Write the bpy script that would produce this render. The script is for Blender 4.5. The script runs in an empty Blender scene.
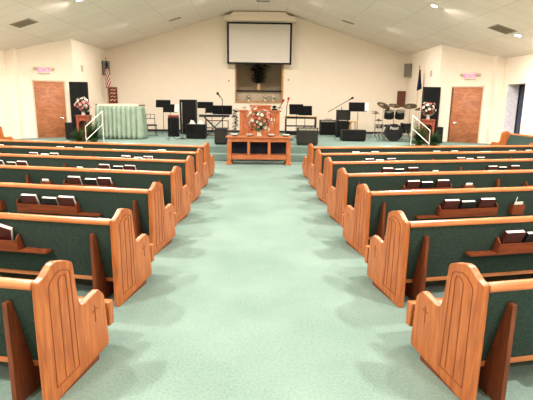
import bpy, math, random
from mathutils import Matrix, Vector
random.seed(7)
S = bpy.context.scene
C = S.collection
PI = math.pi
def R(d): return math.radians(d)

# ------------------------------------------------------------------ mesh builder
class MB:
    def __init__(s): s.v = []; s.f = []; s.uv = None
    def add(s, vs, fs, M=None):
        b = len(s.v)
        for p in vs:
            p = Vector(p)
            s.v.append(tuple(M @ p) if M else tuple(p))
        for f in fs: s.f.append([i + b for i in f])
        return s
    def box(s, x0, x1, y0, y1, z0, z1, M=None):
        x0, x1 = min(x0, x1), max(x0, x1); y0, y1 = min(y0, y1), max(y0, y1); z0, z1 = min(z0, z1), max(z0, z1)
        vs = [(x, y, z) for z in (z0, z1) for y in (y0, y1) for x in (x0, x1)]
        return s.add(vs, [(0, 2, 3, 1), (4, 5, 7, 6), (0, 1, 5, 4), (2, 6, 7, 3), (0, 4, 6, 2), (1, 3, 7, 5)], M)
    def prism(s, poly, a, b, axis='x', M=None):
        # poly in the plane normal to axis, extruded from a to b
        def P(u, v, w):
            return {'x': (w, u, v), 'y': (u, w, v), 'z': (u, v, w)}[axis]
        n = len(poly)
        vs = [P(u, v, a) for u, v in poly] + [P(u, v, b) for u, v in poly]
        fs = [list(range(n))[::-1], list(range(n, 2 * n))] + [(i, (i + 1) % n, n + (i + 1) % n, n + i) for i in range(n)]
        return s.add(vs, fs, M)
    def tube(s, pts, r, n=8, M=None, r2=None):
        pts = [Vector(p) for p in pts]; rings = []; m = len(pts)
        up = None
        for i, p in enumerate(pts):
            d = (pts[min(i + 1, m - 1)] - pts[max(i - 1, 0)]).normalized()
            if up is None: up = d.orthogonal().normalized()
            up = (up - d * up.dot(d)).normalized(); w = d.cross(up)
            rr = r if r2 is None else r + (r2 - r) * i / (m - 1)
            rings.append([p + (up * math.cos(2 * PI * k / n) + w * math.sin(2 * PI * k / n)) * rr for k in range(n)])
        vs = [q for g in rings for q in g]; fs = []
        for i in range(m - 1):
            for k in range(n):
                fs.append((i * n + k, i * n + (k + 1) % n, (i + 1) * n + (k + 1) % n, (i + 1) * n + k))
        fs.append(list(range(n))[::-1]); fs.append([(m - 1) * n + k for k in range(n)])
        return s.add(vs, fs, M)
    def lathe(s, prof, n=20, M=None):
        vs = []; fs = []
        for r, z in prof:
            for k in range(n): vs.append((r * math.cos(2 * PI * k / n), r * math.sin(2 * PI * k / n), z))
        for i in range(len(prof) - 1):
            for k in range(n):
                fs.append((i * n + k, i * n + (k + 1) % n, (i + 1) * n + (k + 1) % n, (i + 1) * n + k))
        fs.append(list(range(n))[::-1]); fs.append([(len(prof) - 1) * n + k for k in range(n)])
        return s.add(vs, fs, M)
    def leaf(s, base, d, up, L, w, droop=.3, n=4):
        # a curved, slightly folded leaf blade
        base = Vector(base); d = Vector(d).normalized(); up = Vector(up); side = d.cross(up)
        if side.length < 1e-4: side = d.orthogonal()
        side.normalize(); vs = []; fs = []
        for i in range(n + 1):
            t = i / n; c = base + d * L * t + Vector((0, 0, -droop * L * t * t))
            ww = w * math.sin(PI * (.08 + .88 * t)) * .5
            vs += [c - side * ww, c + Vector((0, 0, -ww * .25)), c + side * ww]
        for i in range(n):
            a = i * 3
            fs += [(a, a + 1, a + 4, a + 3), (a + 1, a + 2, a + 5, a + 4)]
        return s.add(vs, fs)
    def build(s, name, mat, parent=None, bevel=0, smooth=False, seg=2):
        me = bpy.data.meshes.new(name); me.from_pydata(s.v, [], s.f); me.update()
        o = bpy.data.objects.new(name, me); C.objects.link(o)
        if mat: me.materials.append(mat)
        if parent: o.parent = parent
        if smooth:
            for p in me.polygons: p.use_smooth = True
        if bevel:
            b = o.modifiers.new('bevel', 'BEVEL'); b.width = bevel; b.segments = seg; b.limit_method = 'ANGLE'; b.angle_limit = R(40)
            for p in me.polygons: p.use_smooth = True
            w = o.modifiers.new('wn', 'WEIGHTED_NORMAL')
        return o
def tag(o, label=None, cat=None, group=None, kind=None):
    if label: o['label'] = label
    if cat: o['category'] = cat
    if group: o['group'] = group
    if kind: o['kind'] = kind
    return o
def thing(name, label, cat, loc=(0, 0, 0), rz=0, group=None):
    o = bpy.data.objects.new(name, None); C.objects.link(o); o.empty_display_size = .1
    o.location = loc; o.rotation_euler = (0, 0, rz)
    return tag(o, label, cat, group)
def struct(name, mb, m, bevel=0): return tag(mb.build(name, m, None, bevel), kind='structure')
def dup(o, parent=None):
    c = o.copy(); C.objects.link(c); c.parent = parent
    for ch in [x for x in o.children]: dup(ch, c)
    return c
def T(x, y, z): return Matrix.Translation((x, y, z))
def RX(a): return Matrix.Rotation(a, 4, 'X')
def RY(a): return Matrix.Rotation(a, 4, 'Y')
def RZ(a): return Matrix.Rotation(a, 4, 'Z')

# ------------------------------------------------------------------ materials
def lin(c): return tuple(((v / 255 + .055) / 1.055) ** 2.4 if v > 10 else v / 255 / 12.92 for v in c) + (1,)
def base(name, rough=.6, spec=.5, metal=0):
    m = bpy.data.materials.new(name); m.use_nodes = True; nt = m.node_tree; b = nt.nodes['Principled BSDF']
    b.inputs['Roughness'].default_value = rough; b.inputs['Metallic'].default_value = metal
    b.inputs['Specular IOR Level'].default_value = spec
    return m, nt, b
def noisy(name, c1, c2, scale=8, stretch=(1, 1, 1), rough=.6, spec=.4, metal=0, bump=0, lo=.35, hi=.65, detail=4, dist=0):
    m, nt, b = base(name, rough, spec, metal)
    tc = nt.nodes.new('ShaderNodeTexCoord'); mp = nt.nodes.new('ShaderNodeMapping'); n = nt.nodes.new('ShaderNodeTexNoise'); r = nt.nodes.new('ShaderNodeValToRGB')
    mp.inputs['Scale'].default_value = stretch; n.inputs['Scale'].default_value = scale; n.inputs['Detail'].default_value = detail; n.inputs['Distortion'].default_value = dist
    nt.links.new(tc.outputs['Object'], mp.inputs[0]); nt.links.new(mp.outputs[0], n.inputs[0]); nt.links.new(n.outputs[0], r.inputs[0]); nt.links.new(r.outputs[0], b.inputs['Base Color'])
    r.color_ramp.elements[0].color = lin(c1); r.color_ramp.elements[0].position = lo
    r.color_ramp.elements[1].color = lin(c2); r.color_ramp.elements[1].position = hi
    if bump:
        bp = nt.nodes.new('ShaderNodeBump'); bp.inputs['Strength'].default_value = bump; bp.inputs['Distance'].default_value = .01
        nt.links.new(n.outputs[0], bp.inputs['Height']); nt.links.new(bp.outputs[0], b.inputs['Normal'])
    return m
def plain(name, c, rough=.6, spec=.5, metal=0): return noisy(name, tuple(max(0, v * .93) for v in c), c, 14, rough=rough, spec=spec, metal=metal)
def emit(name, c, strength):
    m, nt, b = base(name); b.inputs['Emission Color'].default_value = lin(c); b.inputs['Emission Strength'].default_value = strength
    b.inputs['Base Color'].default_value = lin(c); return m

WALLC = (236, 224, 204)
wall_m = noisy('wall_paint', (238, 223, 205), (240, 226, 209), 3, rough=.85, spec=.2)
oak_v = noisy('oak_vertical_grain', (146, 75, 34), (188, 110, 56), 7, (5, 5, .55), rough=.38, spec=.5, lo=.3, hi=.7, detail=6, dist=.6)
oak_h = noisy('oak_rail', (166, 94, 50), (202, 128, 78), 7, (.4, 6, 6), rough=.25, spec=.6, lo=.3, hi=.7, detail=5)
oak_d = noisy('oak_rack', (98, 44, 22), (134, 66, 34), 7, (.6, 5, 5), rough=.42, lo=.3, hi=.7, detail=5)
brace_m = noisy('oak_brace_shaded', (90, 44, 23), (126, 64, 34), 7, (5, 5, .6), rough=.45, lo=.3, hi=.7)  # oak darkened: shade under the pews is put into the colour
groove_m = plain('groove_shade', (134, 66, 34), .6)  # darker than the oak: shade inside the routed grooves, as colour
green_m = noisy('green_upholstery', (46, 61, 55), (58, 74, 67), 60, rough=.95, spec=.15, bump=.15)
seat_m = noisy('seat_fabric_lit', (128, 138, 128), (156, 162, 150), 60, rough=.95, spec=.1, bump=.15)  # pale grey-green: the light falling on the seat is part of this colour
black_m = plain('black_plastic', (13, 13, 15), .6, .3)
stand_m = plain('black_stand_metal', (9, 9, 10), .8, .15)
blackcloth_m = noisy('speaker_grille_cloth', (14, 14, 15), (32, 31, 31), 90, rough=.9, spec=.2)
greycloth_m = noisy('grey_grille_cloth', (36, 35, 33), (58, 56, 52), 90, rough=.9, spec=.2)
chrome_m = plain('chrome', (200, 200, 200), .2, .5, 1)
white_m = plain('white_paint', (226, 222, 212), .4)
paper_m = plain('white_paper', (252, 249, 240), .8)
maroon_m = noisy('maroon_cover', (60, 18, 13), (88, 30, 21), 40, rough=.55)
dkblack_m = noisy('black_cover', (10, 8, 9), (20, 15, 15), 40, rough=.55)
door_m = noisy('figured_wood_door', (146, 86, 54), (188, 122, 84), 2.6, (1.2, 1.2, 2.6), rough=.5, lo=.3, hi=.7, detail=6, dist=1.8)
redwood_m = noisy('red_oak', (156, 82, 46), (196, 116, 70), 8, (.6, 5, 5), rough=.4, lo=.3, hi=.7)
redwood_v = noisy('red_oak_vertical', (158, 84, 47), (198, 118, 72), 8, (5, 5, .6), rough=.4, lo=.3, hi=.7)
cherry_m = noisy('cherry_wood', (116, 50, 32), (152, 72, 46), 8, (5, 5, .6), rough=.5)
brown_m = noisy('brown_wood', (88, 48, 32), (122, 70, 48), 8, (5, 5, .6), rough=.5)
tan_m = noisy('pale_wood', (190, 150, 104), (214, 176, 128), 8, (5, 5, .6), rough=.5)
leaf_m = noisy('green_leaf', (30, 60, 24), (74, 112, 48), 9, rough=.6)
fern_m = noisy('fern_green', (34, 66, 30), (66, 104, 50), 9, rough=.7)
darkleaf_m = noisy('dark_leaf', (16, 22, 15), (34, 42, 28), 9, rough=.6)
petal_w = plain('white_petal', (240, 226, 212), .7)
petal_r = plain('red_petal', (188, 36, 40), .7)
petal_p = plain('pink_petal', (228, 150, 142), .7)
navy_m = plain('navy_cloth', (24, 34, 52), .9)
cloth_m = noisy('sage_cloth', (140, 158, 140), (156, 172, 154), 4, rough=.9, spec=.1)
cym_m = plain('bronze_cymbal', (66, 52, 30), .5, .5, .6)
screen_m, _a, _b = base('screen_fabric', .9, .1); _b.inputs['Base Color'].default_value = lin((222, 213, 204))
lampglow = emit('lamp_lens_glow', (255, 244, 226), 30)
glass_m = plain('dusk_window_glass', (28, 44, 72), .08)
reveal_m = plain('window_reveal_daylit', (226, 222, 232), .7)  # lavender tint is daylight on the reveal, put into its colour
seal_m = plain('vent_metal', (150, 142, 126), .5)
dslot_m = plain('vent_slot', (128, 118, 98), .7)
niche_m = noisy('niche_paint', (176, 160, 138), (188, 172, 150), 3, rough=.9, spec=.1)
baseb_m = plain('dark_baseboard', (40, 34, 32), .5)

def carpet():
    m, nt, b = base('teal_carpet', .97, .1)
    tc = nt.nodes.new('ShaderNodeTexCoord'); a = nt.nodes.new('ShaderNodeTexNoise'); c = nt.nodes.new('ShaderNodeTexNoise')
    a.inputs['Scale'].default_value = 1.1; a.inputs['Detail'].default_value = 5; c.inputs['Scale'].default_value = 55; c.inputs['Detail'].default_value = 3
    r = nt.nodes.new('ShaderNodeValToRGB'); r2 = nt.nodes.new('ShaderNodeValToRGB'); mx = nt.nodes.new('ShaderNodeMix'); mx.data_type = 'RGBA'; mx.blend_type = 'MULTIPLY'; mx.inputs[0].default_value = 1
    r.color_ramp.elements[0].color = lin((116, 138, 129)); r.color_ramp.elements[1].color = lin((128, 149, 140)); r.color_ramp.elements[0].position = .35; r.color_ramp.elements[1].position = .65
    r2.color_ramp.elements[0].color = (.8, .8, .8, 1); r2.color_ramp.elements[1].color = (1, 1, 1, 1); r2.color_ramp.elements[0].position = .3; r2.color_ramp.elements[1].position = .6
    nt.links.new(tc.outputs['Object'], a.inputs[0]); nt.links.new(tc.outputs['Object'], c.inputs[0]); nt.links.new(a.outputs[0], r.inputs[0]); nt.links.new(c.outputs[0], r2.inputs[0])
    nt.links.new(r.outputs[0], mx.inputs['A']); nt.links.new(r2.outputs[0], mx.inputs['B']); nt.links.new(mx.outputs['Result'], b.inputs['Base Color'])
    bp = nt.nodes.new('ShaderNodeBump'); bp.inputs['Strength'].default_value = .3; bp.inputs['Distance'].default_value = .01
    nt.links.new(c.outputs[0], bp.inputs['Height']); nt.links.new(bp.outputs[0], b.inputs['Normal'])
    return m
carpet_m = carpet()
def ceiling_mat():
    m, nt, b = base('ceiling_tile', .9, .1)
    tc = nt.nodes.new('ShaderNodeTexCoord'); br = nt.nodes.new('ShaderNodeTexBrick'); n = nt.nodes.new('ShaderNodeTexNoise'); mx = nt.nodes.new('ShaderNodeMix'); mx.data_type = 'RGBA'; mx.blend_type = 'MULTIPLY'; mx.inputs[0].default_value = .35
    br.offset = 0; br.inputs['Scale'].default_value = 1; br.inputs['Brick Width'].default_value = 1.22; br.inputs['Row Height'].default_value = .61
    br.inputs['Mortar Size'].default_value = .012; br.inputs['Mortar Smooth'].default_value = .3
    br.inputs['Color1'].default_value = lin((232, 219, 209)); br.inputs['Color2'].default_value = lin((237, 225, 216)); br.inputs['Mortar'].default_value = lin((212, 200, 182))
    n.inputs['Scale'].default_value = 30
    nt.links.new(tc.outputs['Object'], br.inputs[0]); nt.links.new(tc.outputs['Object'], n.inputs[0]); nt.links.new(br.outputs[0], mx.inputs['A']); nt.links.new(n.outputs[0], mx.inputs['B'])
    nt.links.new(br.outputs[0], b.inputs['Base Color'])
    return m
ceil_m = ceiling_mat()

# ------------------------------------------------------------------ the room
CC, CM, CZ = 1.15, .304, 5.72
def cz(x): return CZ - CM * max(0, abs(x) - CC)
XW, XS, YB, YF, SH = 8.72, 6.84, 22.0, -5.0, .42      # side wall, stage side wall, back wall, wall behind the camera, stage height
b = MB().box(-9.3, 9.3, YF - .2, 17.9, -.2, 0); struct('floor', b, carpet_m)
stage = [(-6.6, 14.95), (6.6, 14.95), (6.6, 16.5), (8.7, 16.5), (8.7, 17.05), (8.5, 17.12), (6.84, 18.0), (6.84, 21.99), (-6.84, 21.99), (-6.84, 18.0), (-8.5, 17.12), (-8.7, 17.05), (-8.7, 16.5), (-6.6, 16.5)]
b = MB().prism(stage, 0.001, SH, 'z'); struct('stage_floor', b, carpet_m, .02)
b = MB().box(-3.2, 3.2, 14.5, 14.949, .001, .21); struct('stage_step', b, carpet_m, .02)
b = MB()
xs = [-9.3, -CC, CC, 9.3]
for x0, x1 in zip(xs, xs[1:]):
    b.prism([(x0, cz(x0)), (x1, cz(x1)), (x1, cz(x1) + .12), (x0, cz(x0) + .12)], YF - .2, YB + .3, 'y')
struct('ceiling', b, ceil_m)
# back wall with the baptistry niche
N0, N1, NZ0, NZ1 = -1.0, 1.12, 1.86, 3.7
b = MB()
def strip(b, x0, x1, z0, top=None, y0=YB, y1=YB + .15):
    zz = (lambda x: cz(x) + .02) if top is None else (lambda x: top)
    b.prism([(x0, z0), (x1, z0), (x1, zz(x1)), (x0, zz(x0))], y0, y1, 'y')
strip(b, -7.1, -CC, 0); strip(b, -CC, N0, 0); strip(b, N0, N1, 0, NZ0); strip(b, N0, N1, NZ1); strip(b, N1, CC, 0); strip(b, CC, 7.1, 0)
struct('wall_back', b, wall_m)
b = MB().box(N0 - .1, N0, YB + .15, YB + 1.2, NZ0 - .1, NZ1 + .1).box(N1, N1 + .1, YB + .15, YB + 1.2, NZ0 - .1, NZ1 + .1)
b.box(N0 - .1, N1 + .1, YB + 1.2, YB + 1.3, NZ0 - .1, NZ1 + .1).box(N0, N1, YB + .15, YB + 1.2, NZ1, NZ1 + .1).box(N0, N1, YB + .15, YB + 1.2, NZ0 - .1, NZ0)
struct('wall_niche', b, niche_m)
for sg, nm in ((-1, 'left'), (1, 'right')):
    b = MB()
    W0, W1 = (14.95, 16.0) if sg < 0 else (15.45, 16.56)
    WZ0, WZ1 = .75, 2.52
    xa, xb = sg * XW, sg * (XW + .46)
    def seg(y0, y1, z0, z1): b.box(xa, xb, y0, y1, z0, z1)
    zc = cz(XW) + .02
    seg(YF - .1, W0, 0, zc); seg(W1, 17.2, 0, zc); seg(W0, W1, 0, WZ0); seg(W0, W1, WZ1, zc)
    struct('wall_' + nm, b, wall_m)
    # angled wall holding the exit door
    A = Vector((sg * 6.84, 18.0, 0)); B = Vector((sg * 8.72, 17.0, 0)); d = (B - A).normalized(); n = Vector((-d.y, d.x, 0)) * (1 if sg > 0 else -1)
    if n.y < 0: n = -n
    q = [A, B, B + n * .15, A + n * .15]
    b = MB(); vs = [(p.x, p.y, 0) for p in q] + [(p.x, p.y, cz(p.x) + .02) for p in q]
    b.add(vs, [(3, 2, 1, 0), (4, 5, 6, 7), (0, 1, 5, 4), (1, 2, 6, 5), (2, 3, 7, 6), (3, 0, 4, 7)])
    struct('wall_door_' + nm, b, wall_m)
    # side wall of the stage
    b = MB(); x0, x1 = sg * 6.84, sg * 6.95
    b.prism([(x0, 0), (x1, 0), (x1, cz(x1) + .02), (x0, cz(x0) + .02)], 18.0, YB + .05, 'y'); struct('wall_stage_' + nm, b, wall_m)
    b = MB(); x0, x1 = sg * 8.42, sg * 8.74
    b.prism([(x0, 0), (x1, 0), (x1, cz(x1) + .02), (x0, cz(x0) + .02)], 16.86, 17.14, 'y'); struct('trim_pilaster_' + nm, b, wall_m)
    # window
    w = thing('window_1' if sg < 0 else 'window_2', None, None, (sg * XW, (W0 + W1) / 2, WZ0)); w['kind'] = 'structure'
    h = (W1 - W0) / 2; hz = WZ1 - WZ0
    MB().box(sg * .42, sg * .43, -h + .04, h - .04, .04, hz - .04).build('pane', glass_m, w)
    f = MB(); f.box(sg * .4, sg * .45, -h, -h + .05, 0, hz).box(sg * .4, sg * .45, h - .05, h, 0, hz).box(sg * .4, sg * .45, -h, h, 0, .05).box(sg * .4, sg * .45, -h, h, hz - .05, hz).box(sg * .4, sg * .45, -.02, .02, 0, hz)
    f.build('window_frame', black_m, w)
    f = MB(); f.box(sg * .0, sg * .4, h - .012, h - .002, .002, hz - .002).box(0, sg * .4, -h + .002, -h + .012, .002, hz - .002); f.build('reveal_lining', reveal_m, w)
    # door on the angled wall
    ang = math.atan2(d.y, d.x)
    t0 = .36 if sg < 0 else .53
    dr = tag(MB().build('door_1' if sg < 0 else 'door_2', None), kind='structure')
    mb = MB().box(0, 1.0, -.05, -.005, 0, 2.02); o = mb.build('tmp', door_m, None, .006)
    dr.data = o.data; dr.modifiers.new('bevel', 'BEVEL').width = .005; bpy.data.objects.remove(o)
    if sg > 0: M = Matrix.Translation(A + d * t0 + Vector((0, 0, SH))) @ RZ(ang)
    else: M = Matrix.Translation(A + d * (t0 + 1.0) + Vector((0, 0, SH))) @ RZ(ang + PI)
    dr.matrix_world = M
    if sg > 0: MB().box(-.045, -.001, -.06, -.031, 0, 2.02).build('door_edge_shadow', brown_m, dr)  # dark strip standing in for the shadow along this door's edge
    hx = .9 if sg < 0 else .12
    k = MB(); k.lathe([(.03, 0), (.03, .01), (.012, .012), (.012, .05)], 12, T(hx, -.051, .72) @ RX(R(90))); k.tube([(hx, -.1, .72), (hx + (-.1 if sg < 0 else .1), -.1, .72)], .01)
    k.build('door_handle', chrome_m, dr)
    f = MB().box(-.05, -.005, -.03, 0, 0, 2.07).box(1.005, 1.05, -.03, 0, 0, 2.07).box(-.05, 1.05, -.03, 0, 2.025, 2.07)
    f.build('door_frame', plain('door_frame_paint', (214, 196, 170)) if sg < 0 else bpy.data.materials['door_frame_paint'], dr)
    # exit sign
    t1 = .99 if sg < 0 else 1.07
    ex = thing('exit_sign', 'lit white exit sign with twin lamp heads above the %s side door' % nm, 'exit sign', group='exit signs')
    ex.matrix_world = Matrix.Translation(A + d * t1 + Vector((0, 0, 2.72))) @ RZ(ang if sg > 0 else ang + PI)
    MB().box(-.2, .2, -.08, -.002, 0, .25).build('housing', plain('sign_face_%s' % nm, (236, 214, 196)), ex, .01)
    cu = bpy.data.curves.new('txt', 'FONT'); cu.body = 'EXIT'; cu.size = .2; cu.align_x = 'CENTER'; cu.extrude = .004; cu.offset = .004
    to = bpy.data.objects.new('txt', cu); C.objects.link(to); bpy.context.view_layer.update()
    me = bpy.data.meshes.new_from_object(to.evaluated_get(bpy.context.evaluated_depsgraph_get())); bpy.data.objects.remove(to)
    me.materials.clear(); me.materials.append(emit('exit_letters_%s' % nm, (255, 80, 120), 1.5))
    lt = bpy.data.objects.new('lettering', me); C.objects.link(lt); lt.parent = ex; lt.location = (0, -.086, .055); lt.rotation_euler = (R(90), 0, 0)
    for q in (-1, 1):
        h = MB(); h.tube([(q * .2, -.04, .13), (q * .26, -.04, .16)], .012); h.lathe([(.02, 0), (.05, .03), (.055, .07), (.04, .075)], 14, T(q * .3, -.03, .17) @ RX(R(100)))
        h.build('lamp_head', plain('lamp_head_beige_%s%d' % (nm, q), (196, 178, 150)), ex, smooth=False)
b = MB().box(-9.1, 9.1, YF - .2, YF, 0, cz(0) + .05); struct('wall_front', b, wall_m)
b = MB().box(-6.83, N0 - .4, YB - .02, YB - .001, SH + .001, SH + .1).box(N0 - .4, 6.83, YB - .02, YB - .001, SH + .001, SH + .1); struct('baseboard_back', b, baseb_m)
# wooden niche trim, ledge, dark rail and lower panel
b = MB().box(N1 - .03, N1 + .05, YB - .04, YB - .001, NZ0 - .05, 3.58).box(N0 - .04, N0 + .02, YB - .03, YB - .001, NZ0 - .05, 3.58).box(N0 - .04, N1 + .05, YB - .05, YB - .001, NZ0 - .07, NZ0 - .001)
struct('trim_niche', b, noisy('tan_trim', (170, 122, 78), (196, 146, 98), 6, rough=.5))
b = MB().box(N0 + .001, N1 - .001, YB + .3, YB + 1.19, NZ0 + .01, 2.29); struct('trim_niche_ledge', b, niche_m)
b = MB().box(N0 + .001, N1 - .001, YB + .2, YB + .34, 2.29, 2.35); struct('trim_niche_rail', b, black_m)

# projection screen hung on the bulkhead
b = MB().box(-1.5, 1.64, YB - .4, YB - .001, 5.3, 5.52)
b.prism([(-1.2, 5.52), (1.34, 5.52), (1.2, 5.68), (-1.1, 5.68)], YB - .4, YB - .001, 'y'); struct('trim_bulkhead', b, wall_m, .008)
t = thing('projection_screen', 'white pull-down projection screen with a black border high on the back wall', 'projection screen', (.06, YB - .3, 3.475)); t.scale = (.965, 1, .98)
MB().box(-1.4, 1.4, -.012, 0, .08, 1.74).build('screen_fabric', screen_m, t)
MB().box(-1.49, -1.4, -.016, .004, 0, 1.82).box(1.4, 1.49, -.016, .004, 0, 1.82).box(-1.4, 1.4, -.016, .004, 0, .08).box(-1.4, 1.4, -.016, .004, 1.74, 1.82).build('black_border', black_m, t)
MB().box(-1.5, 1.5, -.05, .06, 1.82, 1.841).build('case', white_m, t, .01)

# ------------------------------------------------------------------ ceiling lamps, added stage fill and vents
def ceil_place(o, x, y):
    s = 0 if abs(x) < CC else (1 if x > 0 else -1)
    o.matrix_world = T(x, y, cz(x)) @ RY(s * math.atan(CM))
def pos_name(x, y):
    return ('left' if x < 0 else 'right')
lamp0 = None
lamps = []
for y in (-2.4, 1.7, 5.8, 9.9, 14.0):
    for x in (-7.5, -5.0, 5.0, 7.5):
        if y == 14.0: lamps.append((x, y, 140 if abs(x) < 6 else 60))
        else: lamps.append((x if abs(x) > 6 else x * .76, y, 150 if abs(x) < 6 else 36))
for y in (.5, 4.5, 8.5, 12.5):
    for x in (-2.1, 2.1): lamps.append((x, y, 24))
for x in (-4.5, -1.6, 1.6, 4.5): lamps.append((x, 18.4, 60))  # added fill lights without fixtures, brighten the back wall
for i, (x, y, pw_) in enumerate(lamps):
    if y == 14.0:
        lab = 'round glowing recessed ceiling lamp %s' % ({-7.5: 'near the left wall', -5.0: 'at top left of the photo', 5.0: 'above the right stage rail', 7.5: 'at the far right edge'}[x])
        if lamp0 is None:
            t = thing('ceiling_lamp', lab, 'ceiling lamp', group='recessed ceiling lamps'); lamp0 = t
            MB().lathe([(.17, -.012), (.2, -.012), (.205, 0), (.17, 0)], 28).build('trim_ring', white_m, t)
            MB().lathe([(.001, -.014), (.165, -.01), (.165, 0), (.001, 0)], 28).build('lens', lampglow, t)
        else:
            t = dup(lamp0); t['label'] = lab
        ceil_place(t, x, y)
    L = bpy.data.lights.new('lamp_and_fill_light', 'AREA'); L.shape = 'DISK'; L.size = .26; L.energy = pw_; L.color = (1, .93, .845); L.spread = R(165)
    o = bpy.data.objects.new('lamp_and_fill_light', L); C.objects.link(o); o.location = (x, y, cz(x) - .06)
vent0 = None
for x, y, w, l, lab in ((-6.86, 14.55, .62, .62, 'square metal ceiling vent at the upper left, largest of the left vents'), (-3.36, 19.94, .5, .2, 'slim ceiling vent left of the projection screen'),
                   (3.58, 19.57, .5, .2, 'slim ceiling vent right of the projection screen'), (6.99, 13.96, .62, .62, 'square metal ceiling vent at the upper right beside the lamp'), (.18, 19.6, .55, .2, 'slim vent in the flat ceiling above the projection screen')):
    t = thing('ceiling_vent', lab, 'vent', group='ceiling vents')
    MB().box(-w / 2, w / 2, -l / 2, l / 2, -.015, 0).build('frame', seal_m, t, .004)
    s_ = MB(); n = int(l / .06)
    for k in range(n): s_.box(-w / 2 + .05, w / 2 - .05, -l / 2 + .05 + k * (l - .1) / n, -l / 2 + .05 + (k + .55) * (l - .1) / n, -.022, -.0155)
    s_.build('slats', dslot_m, t); ceil_place(t, x, y)

# ------------------------------------------------------------------ pews
PA, PX, PW, PY, PS = .19828, .0383, 1.2358, 2.6559, 1.4041
prof = [(-.2, 0), (-.205, .4), (-.205, .78), (-.198, .79), (-.165, .798), (-.14, .808), (-.112, .828), (-.085, .846), (-.06, .855), (-.03, .856), (.06, .832), (.105, .812), (.119, .8), (.124, .785), (.139, .66), (.152, .565), (.163, .525), (.178, .498), (.2, .483), (.23, .481),
        (.39, .506), (.402, .502), (.455, .455), (.464, .435), (.482, .25), (.497, .085), (.49, .058), (.47, .05), (.1, .026), (-.12, .004), (-.16, 0)]
def tb(z): return -.2 + (.75 - z) * .3
def make_pew(sg, L, racks, braces, label):
    t = thing('church_pew', label, 'pew')
    def X(s): return sg * s
    for s0 in (-.036, L - .028):
        p = MB().prism(prof, X(s0), X(s0 + .048)).build('end_panel', oak_v, t, .006)
        out = -1 if s0 < 1 else 1
        e = X(s0 if s0 < 1 else s0 + .048); e2 = e + sg * out * .0025; e0 = e - sg * out * .004
        MB().box(X(s0 + .006), X(s0 + .042), -.15, .36, 0.0, .06).build('foot_rail', brace_m, p)
        g = MB(); w = .0034
        def line(pts):
            for (a0, b0), (a1, b1) in zip(pts, pts[1:]):
                dx, dy = a1 - a0, b1 - b0; l = math.hypot(dx, dy); nx, ny = -dy / l * w, dx / l * w
                g.prism([(a0 - nx, b0 - ny), (a1 - nx, b1 - ny), (a1 + nx, b1 + ny), (a0 + nx, b0 + ny)], e0, e2)
        line([(-.12, .09), (-.125, .73), (-.105, .755), (-.06, .785), (-.02, .795), (.04, .782), (.078, .762), (.085, .74), (.09, .66), (.115, .1), (-.12, .09)])
        line([(-.03, .105), (-.035, .73), (-.01, .76), (.035, .755), (.045, .72), (.06, .115)])
        g.build('routed_line', groove_m, p)
        g = MB(); w = .004
        line([(.335, .3), (.333, .42)]); line([(.3, .383), (.37, .386)])
        g.build('carved_cross', groove_m, p)
    a, z_ = .012, L - .028
    # upholstered back, leaning; wooden cap rail; lower strip
    MB().prism([(tb(.735), .7415), (tb(.2), .2), (tb(.2) + .05, .2), (tb(.735) + .045, .7415)], X(a), X(z_)).build('back_cushion', green_m, t)
    r = [(-.21, .742), (-.214, .757), (-.21, .778), (-.198, .789), (-.178, .793), (-.158, .787), (-.15, .77), (-.152, .742)]
    MB().prism(r, X(a), X(z_)).build('cap_rail', oak_h, t, .004)
    MB().box(X(a), X(z_), tb(.19) - .012, tb(.19) + .04, .165, .2).build('lower_strip', oak_h, t, .004)
    # seat
    MB().prism([(-.02, .28), (.56, .3), (.56, .34), (.53, .36), (.3, .357), (-.03, .33)], X(a), X(z_)).build('seat_cushion', seat_m, t, .012)
    MB().box(X(-.01), X(z_), .561, .625, .15, .335).box(X(a), X(z_), -.03, .56, .255, .279).build('seat_frame', oak_v, t, .006)
    for s in braces:
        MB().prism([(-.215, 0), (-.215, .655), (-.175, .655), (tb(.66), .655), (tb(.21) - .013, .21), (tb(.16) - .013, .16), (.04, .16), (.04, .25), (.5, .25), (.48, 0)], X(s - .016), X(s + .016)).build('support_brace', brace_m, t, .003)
    for s in racks:
        k = MB(); s1 = s + .78; bt = tb(.445)
        k.box(X(s), X(s1), -.2, bt - .001, .44, .452)
        k.prism([(-.2, .44), (-.215, .545), (-.204, .547), (-.189, .44)], X(s), X(s1))
        for e in (s - .012, s1): k.prism([(-.2, .44), (bt - .001, .44), (tb(.6) - .001, .6), (-.18, .6), (-.213, .56)], X(e), X(e + .012))
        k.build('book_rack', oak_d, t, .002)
        h = MB().box(X(s - .29), X(s - .013), -.2, bt - .001, .44, .46).build('cup_shelf', oak_d, t, .002)
        c = MB()
        for q in (.24, .15, .06): c.lathe([(.02, .4602), (.024, .4602), (.024, .464), (.02, .464)], 14, T(X(s - q), -.155, 0))
        c.build('cup_ring', groove_m, h)
        if s + 1.2 < L - .1:
            k = MB(); s2 = s + 1.02
            k.box(X(s2), X(s2 + .15), -.2, bt - .001, .44, .452).prism([(-.2, .44), (-.212, .57), (-.203, .57), (-.19, .44)], X(s2), X(s2 + .15))
            for e in (s2 - .01, s2 + .15): k.prism([(-.2, .44), (bt - .001, .44), (tb(.57) - .001, .57), (-.21, .57)], X(e), X(e + .01))
            k.build('card_holder', oak_d, t, .002)
    return t
ORD = ['nearest', 'second', 'third', 'fourth', 'fifth', 'sixth', 'seventh']
LP = 6.2
pews = {}
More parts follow.
